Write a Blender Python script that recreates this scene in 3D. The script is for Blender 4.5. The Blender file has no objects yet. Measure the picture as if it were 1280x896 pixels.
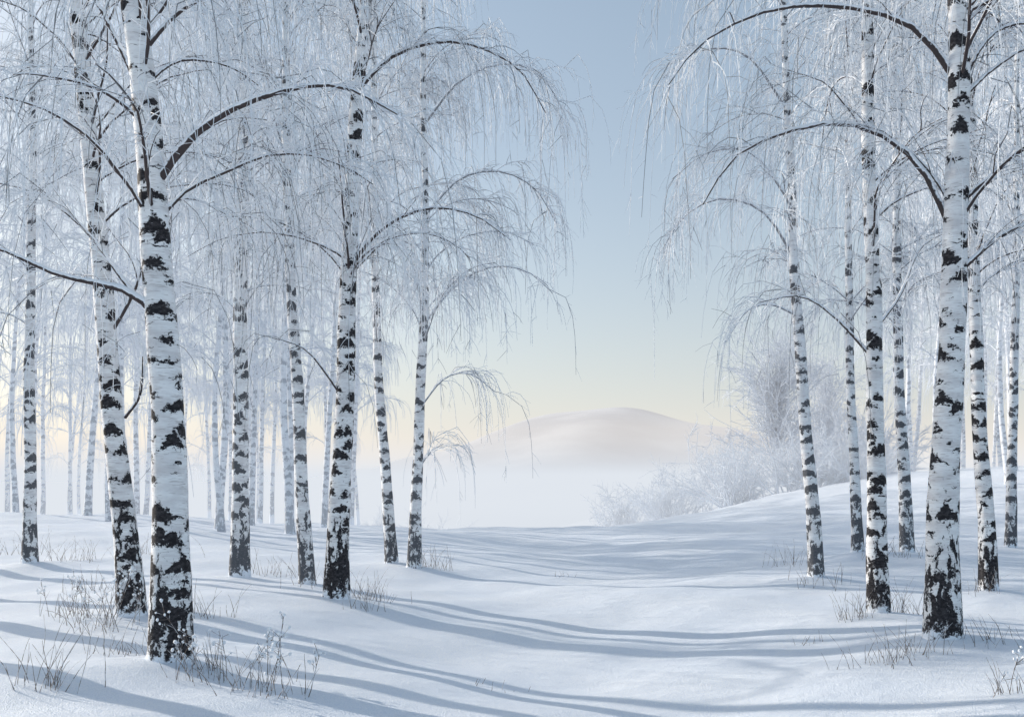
import bpy, math, time
import numpy as np
from mathutils import Vector
T0=time.time()
rng=np.random.default_rng(11)
scene=bpy.context.scene
COL=scene.collection

# ------------------------------------------------------------ node helpers
class G:
    def __init__(s,nt): s.nt=nt; s.L=nt.links
    def put(s,inp,v):
        if v is None: return
        if isinstance(v,bpy.types.NodeSocket): s.L.new(v,inp)
        else: inp.default_value=v
    def m(s,op,a,b=None,c=None,clamp=False):
        n=s.nt.nodes.new('ShaderNodeMath'); n.operation=op; n.use_clamp=clamp
        s.put(n.inputs[0],a); s.put(n.inputs[1],b)
        if c is not None: s.put(n.inputs[2],c)
        return n.outputs[0]
    def v(s,op,a,b=None,scale=None):
        n=s.nt.nodes.new('ShaderNodeVectorMath'); n.operation=op
        s.put(n.inputs[0],a)
        if b is not None: s.put(n.inputs[1],b)
        if scale is not None: s.put(n.inputs['Scale'],scale)
        return n.outputs[0]
    def mr(s,v,a,b,c,d,smooth=True):
        n=s.nt.nodes.new('ShaderNodeMapRange'); n.interpolation_type='SMOOTHSTEP' if smooth else 'LINEAR'
        s.put(n.inputs[0],v)
        for i,k in enumerate((a,b,c,d)): s.put(n.inputs[i+1],k)
        return n.outputs[0]
    def noise(s,vec,scale=1,detail=3,rough=.55,out=0):
        n=s.nt.nodes.new('ShaderNodeTexNoise'); s.put(n.inputs['Vector'],vec)
        n.inputs['Scale'].default_value=scale; n.inputs['Detail'].default_value=detail; n.inputs['Roughness'].default_value=rough
        return n.outputs[out]
    def mix(s,f,a,b):
        n=s.nt.nodes.new('ShaderNodeMix'); n.data_type='RGBA'
        s.put(n.inputs[0],f); s.put(n.inputs[6],a); s.put(n.inputs[7],b)
        return n.outputs[2]
    def sep(s,v):
        n=s.nt.nodes.new('ShaderNodeSeparateXYZ'); s.L.new(v,n.inputs[0]); return n.outputs
    def comb(s,x,y,z):
        n=s.nt.nodes.new('ShaderNodeCombineXYZ'); s.put(n.inputs[0],x); s.put(n.inputs[1],y); s.put(n.inputs[2],z); return n.outputs[0]
def newmat(name,rough=.7,spec=.2):
    m=bpy.data.materials.new(name); m.use_nodes=True
    b=m.node_tree.nodes['Principled BSDF']; b.inputs['Roughness'].default_value=rough
    b.inputs['Specular IOR Level'].default_value=spec
    return m,G(m.node_tree),b
def bump(g,b,h,strength,dist):
    n=g.nt.nodes.new('ShaderNodeBump'); n.inputs['Strength'].default_value=strength; n.inputs['Distance'].default_value=dist
    g.L.new(h,n.inputs['Height']); g.L.new(n.outputs[0],b.inputs['Normal'])
def simple(name):
    m=bpy.data.materials.new(name); m.use_nodes=True; nt=m.node_tree; nt.nodes.remove(nt.nodes['Principled BSDF'])
    d=nt.nodes.new('ShaderNodeBsdfDiffuse'); nt.links.new(d.outputs[0],nt.nodes['Material Output'].inputs[0])
    return m,G(nt),d

def bark(name,fade):
    m,g,b=newmat(name,.75,.15)
    tc=g.nt.nodes.new('ShaderNodeTexCoord').outputs['Object']
    rnd=g.nt.nodes.new('ShaderNodeObjectInfo').outputs['Random']
    P=g.v('ADD',tc,g.comb(g.m('MULTIPLY',rnd,37.),g.m('MULTIPLY',rnd,53.),g.m('MULTIPLY',rnd,91.)))
    z=g.sep(tc)[2]
    nz=g.noise(P,8,3,.65,1)
    P3=g.v('ADD',P,g.v('SCALE',g.v('SUBTRACT',nz,(.5,.5,.5)),scale=.12))
    Ps=g.v('MULTIPLY',P3,(4.2,4.2,3.6))
    vo=g.nt.nodes.new('ShaderNodeTexVoronoi'); vo.inputs['Scale'].default_value=1; g.L.new(Ps,vo.inputs['Vector'])
    loc=g.sep(g.v('SUBTRACT',Ps,vo.outputs['Position']))
    s=g.m('ADD',g.m('MULTIPLY',g.sep(vo.outputs['Color'])[0],1.15),.55)
    lxy=g.m('SQRT',g.m('ADD',g.m('MULTIPLY',loc[0],loc[0]),g.m('MULTIPLY',loc[1],loc[1])))
    edge=g.m('MULTIPLY',g.m('SUBTRACT',g.noise(g.v('MULTIPLY',P,(24.,24.,38.)),1,4,.68),.5),.75)
    tri=g.m('MAXIMUM',g.m('SUBTRACT',lxy,g.m('MULTIPLY',g.m('SUBTRACT',.44,loc[2]),s)),g.m('SUBTRACT',g.m('MULTIPLY',loc[2],-1.),.19))
    m1=g.mr(g.m('ADD',tri,edge),-.03,.03,1.,0.)
    m2=g.mr(g.noise(g.v('MULTIPLY',P3,(4.,4.,17.)),1,5,.65),.63,.655,0.,1.)
    m3=g.mr(g.noise(g.v('MULTIPLY',P,(9.,9.,120.)),1,2,.5),.58,.68,0.,.6)
    thr=g.mr(z,0.,2.3,.405,.79,False)
    bn=g.noise(g.v('MULTIPLY',P3,(13.,13.,3.6)),1,5,.62)
    m4=g.mr(g.m('SUBTRACT',bn,thr),-.02,.02,0.,1.)
    dark=g.m('MAXIMUM',g.m('MAXIMUM',m1,m2),m4)
    tone=g.noise(g.v('MULTIPLY',P,(3.,3.,11.)),1,4,.6)
    c=g.mix(g.mr(tone,.35,.7,0.,1.),(.86,.87,.88,1),(.66,.65,.66,1))
    c=g.mix(m3,c,(.30,.27,.27,1))
    dk=g.mix(g.mr(edge,-.1,.2,0.,1.),(.018,.017,.02,1),(.08,.075,.08,1))
    c=g.mix(dark,c,dk)
    # snow caught on the flare just above the ground
    sn=g.m('ADD',z,g.m('MULTIPLY',g.m('SUBTRACT',g.noise(P,11,4,.7),.5),-.75))
    c=g.mix(g.mr(sn,.07,.15,1.,0.),c,(.88,.92,.98,1))
    c=g.mix(fade,c,(.80,.86,.95,1))  # fade paints distance haze into the bark colour
    g.L.new(c,b.inputs['Base Color'])
    h=g.m('ADD',g.m('MULTIPLY',dark,-.6),g.m('MULTIPLY',edge,.9))
    bump(g,b,h,.7*(1-fade*.8),.012)
    return m
def branchmat(name,fade):
    m,g,b=simple(name)
    geo=g.nt.nodes.new('ShaderNodeNewGeometry')
    nz=g.sep(geo.outputs['Normal'])[2]
    n=g.noise(geo.outputs['Position'],14,3,.6)
    k=g.mr(g.m('ADD',nz,g.m('MULTIPLY',g.m('SUBTRACT',n,.5),1.2)),-.05,.15,0.,1.)
    c=g.mix(k,(.075,.062,.062,1),(.92,.94,.98,1))
    c=g.mix(fade,c,(.80,.86,.95,1))  # same painted haze, bleaching branches by fade
    g.L.new(c,b.inputs[0]); return m
def flat(name,v,dv=.04):
    m,g,b=simple(name)
    b.inputs[0].default_value=(v,v+dv*.4,min(v+dv,1),1)
    return m

# ------------------------------------------------------------ terrain
def sst(t):
    t=np.clip(t,0,1); return t*t*(3-2*t)
TREES=[ # X, Y, r0, height, trunk bend points (z,dx)
 ('L1',-8.77,18.1,.115,14,[(5,0.02),(10.3,.04)]),
 ('L2',-4.33,11.4,.135,14,[(3.9,-.37),(7.1,-.67)]),
 ('L3',-2.99,8.7,.158,14,[(3.0,-.05),(4.95,-.24),(5.8,-.33)]),
 ('L4',-4.48,16.3,.142,15,[(5.5,.065),(9.4,.08)]),
 ('L5',-3.18,15.5,.108,14,[(4.7,-.25),(9.07,-.37)]),
 ('L6',-2.42,13.7,.148,15,[(4.9,.2),(8.2,.385)]),
 ('L7',-2.40,19.9,.112,15,[(5.6,-.32),(9.6,-.35)]),
 ('L8',-1.93,19.5,.115,15,[(5.5,.2),(10.2,.2)]),
 ('R1',4.30,9.95,.152,14,[(3.2,.096),(6.4,.15)]),
 ('R2',4.55,12.3,.118,14,[(3.6,-.1),(7.5,-.15)]),
 ('R3',5.00,16.3,.112,14,[(4.9,-.35),(8.8,-.55)]),
 ('R4',6.77,19.5,.100,14.5,[(4.7,-.16),(10,-.2)]),
 ('R5',7.73,19.5,.120,15,[(6.3,-.2),(10,-.25)]),
 ('R6',6.89,14.4,.115,14,[(3.9,-.17),(7.4,-.29)]),
 ('R7',10.5,21.0,.105,15,[(5.7,.13),(10,.15)]),
 # unseen birches left of the view, added to cast more shadow streaks
 ('X1',-8.6,12.6,.19,12,[(5,.2),(9,.3)]),
 ('X2',-10.2,15.4,.18,12,[(5,-.2),(9,-.3)]),
 ('X3',-7.3,9.9,.19,12,[(5,.1),(9,.2)]),
 ('X4',-11.2,18.6,.16,12,[(5,-.1),(9,.1)]),
]
def H(x,y):
    x=np.asarray(x,float); y=np.asarray(y,float)
    z=2.3*sst((x-1)/24)*sst((y-13)/32)
    z=z+.55*sst((-x-3)/14)*sst((y-12)/20)
    z=z-.32*np.exp(-((x-1.0)/3.2)**2)*sst(y/7)*(1-sst((y-20)/12))
    near=1-sst((y-60)/60)
    z=z+near*(.045*np.sin(.9*x+.35*y+.6)+.05*np.sin(.37*x-.8*y+1)+.025*np.sin(1.7*x+1.1*y)+.012*np.sin(3.1*x-2.3*y))
    z=z+.16*np.exp(-((x-3.4)/2.2)**2-((y-6.6)/1.0)**2)
    z=z+.14*np.exp(-((x+4.6)/1.6)**2-((y-8.2)/1.2)**2)
    yr=31+14*sst((x-2)/16)
    z=z-7*sst((y-yr)/60)
    for t in TREES:
        r2=(x-t[1])**2+(y-t[2])**2
        z=z+.09*np.exp(-r2/.35)
    return z

def mesh_from(name,verts,quads,mats,midx=None,smooth=True):
    me=bpy.data.meshes.new(name)
    verts=np.asarray(verts,np.float32); quads=np.asarray(quads,np.int32)
    me.vertices.add(len(verts)); me.vertices.foreach_set('co',verts.ravel())
    me.loops.add(quads.size); me.loops.foreach_set('vertex_index',quads.ravel())
    me.polygons.add(len(quads)); me.polygons.foreach_set('loop_start',np.arange(len(quads),dtype=np.int32)*4)
    if midx is not None: me.polygons.foreach_set('material_index',np.asarray(midx,np.int32))
    me.polygons.foreach_set('use_smooth',np.full(len(quads),smooth))
    for m in mats: me.materials.append(m)
    me.update(calc_edges=True); me.validate()
    return me
def grid_mesh(name,xs,ys,zf,mat):
    X,Y=np.meshgrid(xs,ys); Z=zf(X,Y)
    V=np.stack([X,Y,Z],-1).reshape(-1,3); nx=len(xs); ny=len(ys)
    i=np.arange(nx*ny).reshape(ny,nx)
    Q=np.stack([i[:-1,:-1],i[:-1,1:],i[1:,1:],i[1:,:-1]],-1).reshape(-1,4)
    me=mesh_from(name,V,Q,[mat]); o=bpy.data.objects.new(name,me); COL.objects.link(o); return o
def grow_axis(a,b,step,f):
    out=[a]; s=step
    while out[-1]<b: s*=f; out.append(out[-1]+s)
    return np.array(out)

ms,g,b=newmat('snow',.5,.3)
pos=g.nt.nodes.new('ShaderNodeNewGeometry').outputs['Position']
t=g.noise(pos,.6,2,.5)
c=g.mix(g.mr(t,.35,.65,0.,1.),(.85,.91,.99,1),(.90,.94,.99,1))
grain=g.noise(pos,70,2,.8)
c=g.mix(g.mr(grain,.38,.60,1.,0.),c,(.76,.83,.95,1))
g.L.new(c,b.inputs['Base Color'])
h=g.m('ADD',g.m('MULTIPLY',g.noise(g.v('MULTIPLY',pos,(1.,1.6,1.)),1.6,2,.5),3.),g.m('ADD',g.m('MULTIPLY',g.noise(pos,20,3,.6),.6),g.m('MULTIPLY',grain,.85)))
bump(g,b,h,.65,.035)
xp=grow_axis(13,4000,.1,1.07); xs=np.concatenate([-xp[::-1],np.arange(-12.9,12.95,.1),xp])
ys=np.concatenate([np.arange(-40,3,1.),np.arange(3,26,.1),grow_axis(26,5000,.1,1.04)])
grid_mesh('snowy_ground',xs,ys,H,ms)

# distant hill
mh,g,b=newmat('hill_snow',.8,.1)
pos=g.nt.nodes.new('ShaderNodeNewGeometry').outputs['Position']
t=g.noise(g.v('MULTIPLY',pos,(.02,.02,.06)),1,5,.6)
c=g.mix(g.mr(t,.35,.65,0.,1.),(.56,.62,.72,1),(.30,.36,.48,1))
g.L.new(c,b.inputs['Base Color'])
def hillz(x,y):
    sx=np.where(x<24,38.,75.)
    dy=(y-350)/75.
    a=25*np.exp(-((x-24)/sx)**2/2)*np.exp(-dy**2/2)
    a=a+5*np.exp(-((x-24)/22)**2/2)*np.exp(-((y-350)/60)**2/2)
    a=a+7*np.exp(-((x-95)/40)**2/2)*np.exp(-((y-370)/60)**2/2)
    a=a+11*np.exp(-((x+50)/60)**2/2)*np.exp(-((y-400)/70)**2/2)
    a=a+1.4*np.sin(x*.07+y*.03)*np.exp(-dy**2/2)+.8*np.sin(x*.15-y*.05)*np.exp(-dy**2/2)
    return a-8.0
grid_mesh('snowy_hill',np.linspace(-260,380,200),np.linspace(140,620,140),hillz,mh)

# ------------------------------------------------------------ tube building
class MB:
    def __init__(s): s.V=[];s.Q=[];s.M=[];s.n=0
    def tubes(s,P,R,sides,mat,jit=0.):
        P=np.asarray(P,float); R=np.asarray(R,float)
        if len(P)==0: return
        N,K,_=P.shape
        T=np.gradient(P,axis=1); T/=np.linalg.norm(T,axis=2,keepdims=True)+1e-9
        mt=np.abs(T).mean(1); ref=np.zeros((N,3)); ref[np.arange(N),mt.argmin(1)]=1; ref+=.01
        n1=np.cross(T,ref[:,None,:]); n1/=np.linalg.norm(n1,axis=2,keepdims=True)+1e-9
        n2=np.cross(T,n1)
        a=np.arange(sides)*2*np.pi/sides
        rr=R[:,:,None]*np.ones(sides)
        if jit: rr=rr*(1+jit*rng.normal(size=rr.shape))
        V=P[:,:,None,:]+rr[...,None]*(np.cos(a)[None,None,:,None]*n1[:,:,None,:]+np.sin(a)[None,None,:,None]*n2[:,:,None,:])
        idx=np.arange(N*K*sides).reshape(N,K,sides)+s.n
        A=idx[:,:-1,:];B=idx[:,1:,:]
        Q=np.stack([A,np.roll(A,-1,2),np.roll(B,-1,2),B],-1).reshape(N,-1,4)
        mm=np.asarray(mat)
        M=np.broadcast_to(mm.reshape(-1,1) if mm.ndim else mm,(N,Q.shape[1])).reshape(-1)
        s.V.append(V.reshape(-1,3)); s.Q.append(Q.reshape(-1,4)); s.M.append(M.copy()); s.n+=N*K*sides
    def arrays(s): return np.concatenate(s.V),np.concatenate(s.Q),np.concatenate(s.M)
    def mesh(s,name,mats):
        V,Q,M=s.arrays(); return mesh_from(name,V,Q,mats,M)
def norm(v): return v/(np.linalg.norm(v,axis=-1,keepdims=True)+1e-9)
def droop(S,D,L,K,gv,wig=.08):
    P=[S]; d=norm(D); st=(L/(K-1))[:,None]; p=S
    for k in range(K-1):
        p=p+d*st; P.append(p)
        d=norm(d+np.array([0,0,-1.])*gv*st*1.0+rng.normal(size=d.shape)*wig)
    return np.stack(P,1)
def sample(P,n,t0=.15,t1=1.):
    N,K,_=P.shape
    L=np.linalg.norm(np.diff(P,axis=1),axis=2).sum(1); pi=rng.choice(N,n,p=L/L.sum())
    t=rng.uniform(t0,t1,n)*(K-1); i=np.minimum(t.astype(int),K-2); f=(t-i)[:,None]
    a=P[pi,i]; c=P[pi,i+1]
    return a+(c-a)*f, norm(c-a), t/(K-1), pi
def resample(pts,K):
    pts=np.asarray(pts,float)
    q=np.vstack([2*pts[0]-pts[1],pts,2*pts[-1]-pts[-2]]); out=[]
    for i in range(1,len(q)-2):
        for u in np.linspace(0,1,8,endpoint=False):
            p0,p1,p2,p3=q[i-1],q[i],q[i+1],q[i+2]
            out.append(.5*((2*p1)+(-p0+p2)*u+(2*p0-5*p1+4*p2-p3)*u*u+(-p0+3*p1-3*p2+p3)*u**3))
    out.append(pts[-1]); out=np.array(out)
    s=np.r_[0,np.cumsum(np.linalg.norm(np.diff(out,axis=0),axis=1))]
    u=np.linspace(0,s[-1],K)
    return np.stack([np.interp(u,s,out[:,k]) for k in range(3)],1)

def crown(mb,limbs,lr,fine,tw,dens,far=False):
    K=limbs.shape[1]; tt=np.linspace(0,1,K)
    R=lr[:,None]*(1-tt*.85)+.003*fine
    mb.tubes(limbs,R,4 if far else 7,1)
    if not far: # snow lying along the top of the limbs
        wob=1+.22*rng.normal(size=R.shape)
        mb.tubes(limbs+np.stack([0*R,0*R,R*.72],-1),R*.74*np.clip(wob,.45,1.5),5,2)
    pick=lambda n: 2 if far else np.where(rng.random(n)<.14,3,2)
    tot=np.linalg.norm(np.diff(limbs,axis=1),axis=2).sum()
    n2=int(tot*4.2*dens)
    S,T,t,_=sample(limbs,n2,.18,1.)
    side=norm(np.cross(T,np.array([0,0,1.]))+rng.normal(size=T.shape)*.25)*rng.choice([-1,1],n2)[:,None]
    D=T*rng.uniform(.5,1.1,(n2,1))+side*rng.uniform(.3,.9,(n2,1))+np.array([0,0,.25])
    L2=rng.uniform(.35,1.15,n2)*(1.1-.45*t)
    k2=5 if far else 7
    secs=droop(S,D,L2,k2,1.5,.10)
    mb.tubes(secs,np.linspace(1,.4,k2)[None]*rng.uniform(.0050,.0082,(n2,1))*fine,3,2 if far else np.where(rng.random(n2)<.35,1,2))
    tot2=L2.sum(); k3=5 if far else 6
    n3=int(tot2*7.0*tw)
    S,T,t,_=sample(secs,n3,.1,1.)
    D=T+rng.normal(size=T.shape)*.42
    L3=.15+rng.uniform(0,1.0,n3)**1.4*1.9
    tw3=droop(S,D,L3,k3,4.2,.07)
    mb.tubes(tw3,np.linspace(1,.45,k3)[None]*rng.uniform(.0038,.0060,(n3,1))*fine,3,pick(n3))
    n3b=int(tot*7*tw)
    S,T,t,_=sample(limbs,n3b,.25,1.)
    tw3b=droop(S,T*.7+rng.normal(size=T.shape)*.5,rng.uniform(.2,1.5,n3b),k3,3.6,.085)
    mb.tubes(tw3b,np.linspace(1,.45,k3)[None]*rng.uniform(.0038,.0060,(n3b,1))*fine,3,pick(n3b))
    if far: return
    n4=int(L3.sum()*3.0*tw)
    S,T,t,_=sample(tw3,n4,.1,.95)
    tw4=droop(S,T+rng.normal(size=T.shape)*.5,rng.uniform(.08,.34,n4),3,1.8,.08)
    mb.tubes(tw4,np.linspace(1,.5,3)[None]*rng.uniform(.0026,.0040,(n4,1))*fine,3,pick(n4))
def trunk(mb,r0,Ht,bend,K=90,sides=20,seed=0):
    z=np.linspace(0,1,K)**1.15*Ht
    bz=np.array([0]+[p[0] for p in bend]); bx=np.array([0]+[p[1] for p in bend])
    co=np.polyfit(bz,bx,2 if len(bz)>2 else 1); 
    ex=lambda q: np.where(q<=bz[-1],np.polyval(co,q),np.polyval(co,bz[-1])+(q-bz[-1])*(2*co[0]*bz[-1]+co[1])*.4 if len(co)==3 else np.polyval(co,q))-co[-1]
    ph=rng.uniform(0,6,4)
    fx=lambda q: ex(q)+.02*np.sin(q*.9+ph[0])*np.minimum(q,1)+.008*np.sin(q*2.3+ph[1])*np.minimum(q,1)
    fy=lambda q: .03*np.sin(q*.7+ph[2])*np.minimum(q,1)
    fr=lambda q: r0*np.clip(1-q/(Ht*1.04),0.02,1)**.8+ r0*.30*np.exp(-q/.22)+r0*.18*np.exp(-q/1.1)+.003*np.sin(q*6+ph[3])
    zz=z-.25*(1-np.clip(z/ .4,0,1))
    a=np.arange(sides)*2*np.pi/sides
    lump=1+.10*np.exp(-z[:,None]/.5)*(np.sin(3*a[None]+ph[0])+.6*np.sin(5*a[None]+ph[1]))+.02*np.sin(2*a[None]+z[:,None]*2.1)+rng.normal(size=(K,sides))*.008
    V=np.zeros((K,sides,3)); rr=fr(z)[:,None]*lump
    V[...,0]=fx(z)[:,None]+rr*np.cos(a); V[...,1]=fy(z)[:,None]+rr*np.sin(a); V[...,2]=zz[:,None]
    idx=np.arange(K*sides).reshape(K,sides)+mb.n
    A=idx[:-1];B=idx[1:]
    Q=np.stack([A,np.roll(A,-1,1),np.roll(B,-1,1),B],-1).reshape(-1,4)
    mb.V.append(V.reshape(-1,3)); mb.Q.append(Q); mb.M.append(np.zeros(len(Q),int)); mb.n+=K*sides
    return fx,fy,fr
def auto_limbs(fx,fy,fr,zs,Lmax,az=None,K=12):
    n=len(zs)
    if az is None: az=rng.uniform(0,2*np.pi,n)
    S=np.stack([fx(zs),fy(zs),zs],1)
    el=np.radians(rng.uniform(35,68,n))
    D=np.stack([np.cos(az)*np.cos(el),np.sin(az)*np.cos(el),np.sin(el)],1)
    L=Lmax*rng.uniform(.5,1.,n)
    P=droop(S,D,L,K,.72,.07)
    return P
Z0=lambda pts,dy: [(p[0],dy*i/(len(pts)-1),p[1]) for i,p in enumerate(pts)]
LIMBS={
 'L3':[(.034,Z0([(-.08,4.25),(.2,4.55),(.61,4.78),(1.18,4.92),(1.6,4.88),(2.05,4.62)],-.5)),
       (.028,Z0([(-.1,3.0),(-.33,3.24),(-.92,3.38),(-1.48,3.61),(-2.1,3.6)],-.3)),
       (.018,Z0([(-.28,3.2),(-.45,3.38),(-.82,3.84),(-1.3,4.2),(-1.85,4.35)],.4)),
       (.025,Z0([(-.25,5.0),(-.5,5.5),(-.75,5.9),(-1.2,6.1)],.2)),
       (.025,Z0([(-.28,5.3),(.05,5.75),(.5,6.0),(1.0,6.05)],.3))],
 'L2':[(.022,Z0([(-.3,3.2),(.1,3.75),(.3,4.3)],-.4)),(.016,Z0([(-.1,2.3),(.15,2.55),(.25,2.95)],-.4))],
 'L6':[(.030,Z0([(.2,4.6),(.5,4.95),(.9,5.2),(1.4,5.3),(1.95,5.15),(2.4,4.8)],-.7)),
       (.030,Z0([(.36,7.1),(.7,7.5),(1.2,7.75),(1.8,7.8),(2.5,7.5),(2.9,6.9)],.5)),
       (.018,Z0([(.15,2.7),(-.1,3.1),(-.4,3.45),(-.9,3.6)],-.4))],
 'L8':[(.024,Z0([(.2,4.8),(.8,5.5),(1.5,5.85),(2.2,5.75),(2.7,5.3)],-.6)),
       (.017,Z0([(.15,3.2),(.6,3.75),(1.1,3.85),(1.6,3.5)],.3)),
       (.026,Z0([(.2,6.9),(.9,7.7),(1.7,7.9),(2.4,7.6),(2.8,7.0)],.7)),
       (.026,Z0([(.2,8.7),(.9,9.5),(1.8,9.8),(2.5,9.5),(2.9,8.8)],-.5)),
       (.012,Z0([(.05,1.9),(.35,2.3),(.6,2.45)],-.2))],
 'R1':[(.034,Z0([(.1,4.1),(-.2,4.8),(-.7,5.2),(-1.26,5.25),(-1.95,5.0),(-2.3,4.5)],.5)),
       (.030,Z0([(.1,5.65),(-.3,6.08),(-.94,6.25),(-1.75,6.2),(-2.45,5.85),(-2.8,5.4)],-.4)),
       (.026,Z0([(.12,3.65),(.5,4.0),(.85,4.15),(1.4,4.2)],-.3)),
       (.026,Z0([(.12,5.4),(.45,6.0),(.8,6.25),(1.3,6.3)],.3))],
 'R2':[(.022,Z0([(-.1,3.2),(-.5,3.7),(-.9,4.0),(-1.4,3.95)],.4)),(.022,Z0([(-.1,3.5),(.3,4.0),(.6,4.6),(1.1,4.9)],.4))],
 'R3':[(.018,Z0([(-.3,4.3),(-.8,4.48),(-1.2,4.35),(-1.5,3.95)],-.3)),
       (.024,Z0([(-.4,6.1),(-1,7.0),(-1.7,7.1),(-2.3,6.7)],.5)),
       (.024,Z0([(-.5,7.7),(-1.2,8.5),(-2,8.5),(-2.6,8.0)],-.5)),
       (.024,Z0([(-.4,5.3),(-.9,6.0),(-1.6,6.2),(-2.2,5.9),(-2.6,5.3)],-.2))],
}
bare=flat('bare_twig',.26,.03)
mats_near=[bark('birch_bark',0.),branchmat('snowy_branch',0.),flat('frosted_twig',.84,.08),bare]
mats_mid=[bark('birch_bark_hazy',.10),branchmat('snowy_branch_hazy',.25),flat('frosted_twig_hazy',.86,.08),flat('bare_twig_hazy',.38,.06)]  # light haze painted into the colours of trees further back
mats_far=[bark('birch_bark_far_haze',.55),branchmat('snowy_branch_far_haze',.7),flat('frosted_twig_far',.80,.12)]  # background set: strong aerial haze painted into bark and branch colour
for name,X,Y,r0,Ht,bend in TREES:
    mb=MB(); fx,fy,fr=trunk(mb,r0,Ht,bend)
    zmax=min(1.6+.49*Y,Ht-3)
    zlo=3.8 if Y<13 else 4.2
    n=int(9+Y*.6)
    zs=np.sort(np.r_[rng.uniform(zlo,zmax+.6,n),rng.uniform(zmax+.6,Ht-.6,3)])
    if name[0]=='X': zs=np.sort(rng.uniform(4.5,Ht-.6,8))
    Lm=np.where(zs<zmax+1,2.3 if Y<17 else 2.7,1.8)
    P=auto_limbs(fx,fy,fr,zs,Lm)
    lr=np.clip(fr(zs)*.17,.008,.020)*rng.uniform(.7,1.,len(zs))
    ex=[];exr=[]
    for r,pts in LIMBS.get(name,[]): ex.append(resample(pts,12)); exr.append(r)
    if ex: P=np.concatenate([P,np.array(ex)]); lr=np.r_[lr,exr]
    fine=1.0 if Y<13 else (1.2 if Y<17 else 1.45)
    crown(mb,P,lr,fine,.4 if name[0]=='X' else 1.0,1.0)
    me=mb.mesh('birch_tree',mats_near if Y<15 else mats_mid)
    o=bpy.data.objects.new('birch_tree',me); COL.objects.link(o)
    o.location=(X,Y,float(H(X,Y))-.06)
print('heroes',time.time()-T0)
# background forest: one mesh
variants=[]
for k in range(6):
    mb=MB(); fx,fy,fr=trunk(mb,rng.uniform(.09,.13),rng.uniform(15,19),[(5,rng.uniform(-.3,.3)),(10,rng.uniform(-.5,.5))],K=40,sides=10)
    zs=rng.uniform(4.5,15,22); P=auto_limbs(fx,fy,fr,zs,2.6,K=8)
    crown(mb,P,np.full(22,.015),2.0,.62,.9,far=True)
    variants.append(mb.arrays())
FV=[];FQ=[];FM=[];fn=0
def plant(x,y):
    global fn
    V,Q,M=variants[rng.integers(6)]
    s=rng.uniform(.85,1.15); a=rng.uniform(0,6.28); ca,sa=math.cos(a),math.sin(a)
    lx,ly=rng.normal()*.03,rng.normal()*.03
    W=np.stack([(V[:,0]*ca-V[:,1]*sa)+V[:,2]*lx,(V[:,0]*sa+V[:,1]*ca)+V[:,2]*ly,V[:,2]],1)
    W=W*s+np.array([x,y,float(H(x,y))-.1])
    FV.append(W); FQ.append(Q+fn); FM.append(M); fn+=len(V)
pts=[]
def scatter(n,x0f,x1f,y0,y1,mind):
    tries=0;c=0
    while c<n and tries<4000:
        tries+=1
        y=rng.uniform(y0,y1); x=rng.uniform(x0f(y),x1f(y))
        if all((x-a)**2+(y-b_)**2>mind**2 for a,b_ in pts): pts.append((x,y)); plant(x,y); c+=1
scatter(15,lambda y:-.54*y,lambda y:-.17*y,26,36,1.8)
scatter(24,lambda y:-.54*y,lambda y:-.15*y,36,60,2.0)
scatter(7,lambda y:.39*y,lambda y:.56*y,27,38,1.6)
scatter(11,lambda y:.38*y,lambda y:.56*y,38,60,2.0)
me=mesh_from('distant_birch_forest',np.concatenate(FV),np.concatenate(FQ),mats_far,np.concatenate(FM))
COL.objects.link(bpy.data.objects.new('distant_birch_forest',me))
print('forest',time.time()-T0,len(me.polygons))

# frosted bushes
mbush=flat('bush_frost',.70,.14)
def bush(name,x,y,R,Hh,n,fine,tall=False):
    mb=MB()
    az=rng.uniform(0,6.283,n); el=np.radians(rng.uniform(25,88,n))
    D=np.stack([np.cos(az)*np.cos(el)*R/Hh*1.4,np.sin(az)*np.cos(el)*R/Hh*1.4,np.sin(el)],1)
    S=np.zeros((n,3)); S[:,0]=rng.normal(size=n)*R*.2; S[:,1]=rng.normal(size=n)*R*.2
    if tall: S=S*.2; S[:,2]=rng.uniform(.08,.6,n)*Hh
    L=Hh*rng.uniform(.6,1.0,n)*(.5 if tall else 1)
    P=droop(S,D,L,7,.12,.09)
    if tall:
        mb.tubes(np.array([[[0,0,z] for z in np.linspace(-.3,Hh*.8,9)]]),np.linspace(.18,.04,9)[None],8,0)
    mb.tubes(P,np.linspace(1,.3,7)[None]*np.full((n,1),.03)*fine,4,0)
    for lvl,(m_,l0,l1,r,kk) in enumerate([(6,.18,.36,.013,4),(34,.07,.2,.010,3)]):
        nn=n*m_; s,T,t,_=sample(P if lvl==0 else P2,nn,.15,1.)
        Q=droop(s,T+rng.normal(size=T.shape)*.6,rng.uniform(l0,l1,nn)*min(Hh,6)*.8,kk,.25,.1)
        mb.tubes(Q,np.linspace(1,.5,kk)[None]*np.full((nn,1),r)*fine,3,0)
        P2=Q
    o=bpy.data.objects.new(name,mb.mesh(name,[mbush])); COL.objects.link(o)
    o.location=(x,y,float(H(x,y))-.2)
bush('frosted_tree',15.4,58,3.6,10.0,120,1.35,True)
bush('frosted_tree',19.5,62,3.2,9.5,70,1.3,True)
for (x,y,R,Hh) in [(11.4,50,2.6,3.4),(14.2,49,2.6,3.2),(17.0,52,2.8,4.0),(8.8,56,2.4,3.8),(12.3,58,2.4,5.0),(20,55,2.8,4.4),(7.0,62,1.8,4.2),(16.5,48.5,2.4,2.8)]:
    bush('frosted_bush',x,y,R,Hh,50,1.35)
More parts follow.
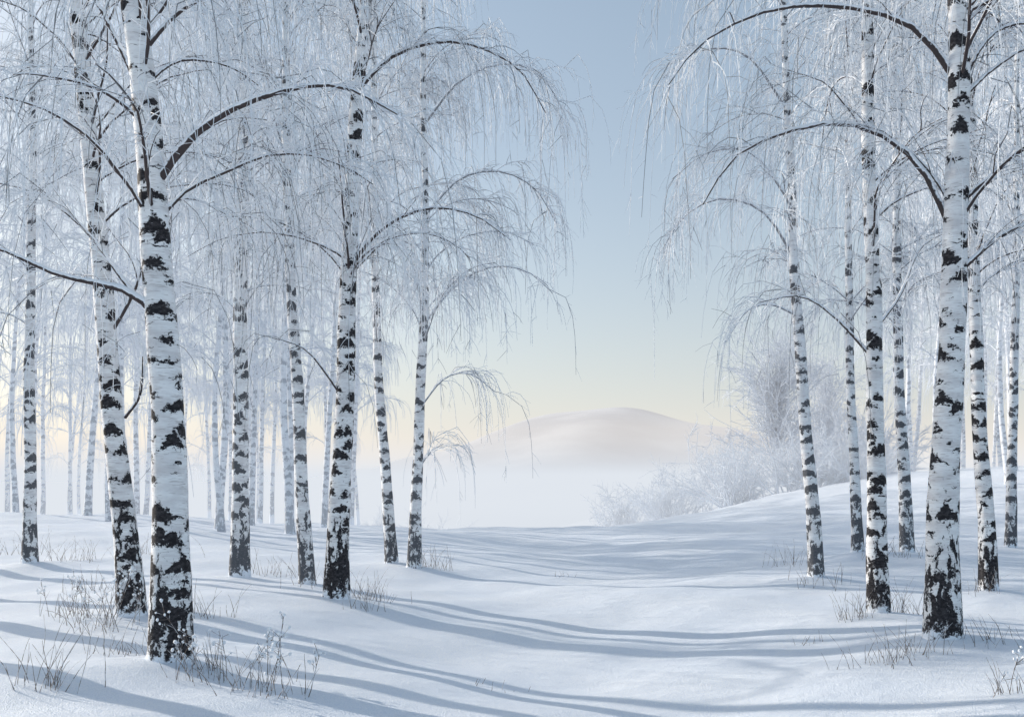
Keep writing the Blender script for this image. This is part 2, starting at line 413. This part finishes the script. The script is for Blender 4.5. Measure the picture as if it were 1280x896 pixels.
for (x,y,R,Hh) in [(-5.5,66,2.2,3.8),(-9,68,2.4,4.2),(4.5,76,2.5,3.8)]:
    bush('frosted_bush',x,y,R,Hh,30,1.5)

# grasses and weeds
mg,g,b=newmat('dry_grass',.8,.1)
pos=g.nt.nodes.new('ShaderNodeNewGeometry').outputs['Position']
c=g.mix(g.mr(g.noise(pos,18,2,.5),.45,.6,0.,1.),(.15,.125,.11,1),(.55,.56,.60,1)); g.L.new(c,b.inputs['Base Color'])
mfl,g,b=newmat('snow_clump',.6,.2); b.inputs['Base Color'].default_value=(.9,.93,.97,1)
def grass(x,y,n,Hh,R,weeds=0):
    mb=MB()
    az=rng.uniform(0,6.283,n); sp=rng.uniform(.05,.65,n)
    S=np.stack([rng.normal(size=n)*R,rng.normal(size=n)*R*.7,np.zeros(n)],1)
    S[:,2]=H(S[:,0]+x,S[:,1]+y)-float(H(x,y))-.02
    D=np.stack([np.cos(az)*sp,np.sin(az)*sp,np.ones(n)],1)
    P=droop(S,D,Hh*rng.uniform(.3,1.1,n),7,1.6,.07)
    mb.tubes(P,np.linspace(1,.35,7)[None]*rng.uniform(.0018,.0036,(n,1))*(1+y*.03),3,0)
    if weeds:
        S=np.stack([rng.normal(size=weeds)*R,rng.normal(size=weeds)*R*.6,np.full(weeds,-.05)],1)
        az=rng.uniform(0,6.283,weeds)
        P=droop(S,np.stack([np.cos(az)*.35,np.sin(az)*.35,np.ones(weeds)],1),Hh*rng.uniform(.9,1.7,weeds),9,.5,.06)
        mb.tubes(P,np.linspace(1,.5,9)[None]*np.full((weeds,1),.0038),4,0)
        nn=weeds*7; s,T,t,_=sample(P,nn,.5,1.)
        Q=droop(s,T+rng.normal(size=T.shape)*.6,rng.uniform(.04,.13,nn),4,.5,.1)
        mb.tubes(Q,np.full((nn,4),.002),3,0)
        ends=np.concatenate([Q[:,-1],P[:,-1]])
        ne=len(ends); dr=norm(rng.normal(size=(ne,3))+np.array([0,0,1.]))
        l=rng.uniform(.009,.022,ne)[:,None,None]
        B=ends[:,None,:]+dr[:,None,:]*l*np.linspace(-1,1,6)[None,:,None]
        mb.tubes(B,np.sqrt(np.clip(1-np.linspace(-1,1,6)**2,.001,1))[None]*l[:,:,0]*.7,6,1,.15)
    nm='dry_weed' if weeds else 'dry_grass'
    o=bpy.data.objects.new(nm,mb.mesh(nm,[mg,mfl])); COL.objects.link(o); o.location=(x,y,float(H(x,y)))
for a in [(-3.5,7.5,30,.55,.15),(-4.4,10.8,24,.5,.18,7),(-3.7,9.4,36,.4,.22),(-3.5,11.5,24,.45,.15),(-2.3,8.2,40,.45,.24,7),(-1.85,7.8,24,.35,.15,5),
          (-2.05,14.1,44,.5,.25),(-4.2,17.5,30,.5,.25),(-1.5,19.7,40,.6,.25),(-.2,9.2,10,.12,.15),(-1.9,13.2,18,.35,.15),(-2.6,8.5,24,.35,.12),(-5.1,11.6,26,.4,.2,4),
          (4.15,12.,36,.45,.15),(4.95,12.4,34,.45,.15),(3.4,9.2,24,.4,.15),(3.8,9.4,34,.35,.22),(3.8,7.6,20,.32,.12,3),(5.4,19.5,30,.5,.2),(4.7,9.6,24,.35,.18),
          (3.3,11.,10,.15,.1),(-8.2,18.6,36,.5,.3),(-10.5,21,40,.6,.4),(7.3,19,30,.5,.3),(4.9,15.8,24,.4,.2),(-6.2,15.,24,.4,.3),(6.6,14.2,24,.4,.2),(-4.8,11.2,24,.5,.2),(1.0,20,10,.15,.2),(-3.0,15.2,20,.4,.2),(-7.0,20,30,.5,.4)]:
    grass(*a)

# ------------------------------------------------------------ mist (homogeneous layers)
def mist(name,x0,x1,y0,y1,z0,z1,dens,glow):
    V=[(x,y,z) for z in (z0,z1) for x,y in ((x0,y0),(x1,y0),(x1,y1),(x0,y1))]
    F=[(3,2,1,0),(4,5,6,7),(0,1,5,4),(1,2,6,5),(2,3,7,6),(3,0,4,7)]
    me=bpy.data.meshes.new(name); me.from_pydata(V,[],F); me.update()
    m=bpy.data.materials.new(name); m.use_nodes=True; nt=m.node_tree; nt.nodes.remove(nt.nodes['Principled BSDF'])
    a=nt.nodes.new('ShaderNodeVolumeAbsorption'); a.inputs['Color'].default_value=(0,0,0,1); a.inputs['Density'].default_value=dens
    e=nt.nodes.new('ShaderNodeEmission'); e.inputs[0].default_value=glow; e.inputs[1].default_value=dens  # constant emission stands in for light scattered by the mist
    s=nt.nodes.new('ShaderNodeAddShader'); nt.links.new(a.outputs[0],s.inputs[0]); nt.links.new(e.outputs[0],s.inputs[1])
    nt.links.new(s.outputs[0],nt.nodes['Material Output'].inputs['Volume']); me.materials.append(m)
    o=bpy.data.objects.new(name,me); COL.objects.link(o)
mist('mist',-500,500,21,1400,-30,18,.0037,(.93,.87,.81,1))
mist('valley_mist',-480,480,32,1300,-28,3.0,.0155,(.71,.785,.88,1))

# ------------------------------------------------------------ light
EL=math.radians(20); AZ=math.radians(-60)
S=Vector((math.sin(AZ)*math.cos(EL),math.cos(AZ)*math.cos(EL),math.sin(EL)))
ld=bpy.data.lights.new('sun','SUN'); ld.energy=5; ld.angle=math.radians(.5); ld.color=(1,.91,.79)
lo=bpy.data.objects.new('sun',ld); COL.objects.link(lo); lo.rotation_euler=S.to_track_quat('Z','Y').to_euler()
w=bpy.data.worlds.new('World'); scene.world=w; w.use_nodes=True
nt=w.node_tree; bg=nt.nodes['Background']; g=G(nt)
sky=nt.nodes.new('ShaderNodeTexSky'); sky.sky_type='NISHITA'; sky.sun_disc=False
sky.sun_elevation=EL; sky.sun_rotation=AZ; sky.air_density=1.; sky.dust_density=2.; sky.ozone_density=1.4
# thin high haze veil in front of the clear sky
c=g.mix(.20,sky.outputs[0],(.90/.13,1.15/.13,1.32/.13,1))
nt.links.new(c,bg.inputs[0]); bg.inputs[1].default_value=.13

cam=bpy.data.cameras.new('camera'); co=bpy.data.objects.new('camera',cam); COL.objects.link(co)
co.location=(0,0,1.6); co.rotation_euler=(math.radians(90),0,0); cam.lens=35; cam.sensor_width=36; cam.shift_y=.119
cam.clip_end=8000; cam.clip_start=.05
scene.camera=co
scene.view_settings.view_transform='Standard'; scene.view_settings.look='None'; scene.view_settings.exposure=0
print('total',time.time()-T0)
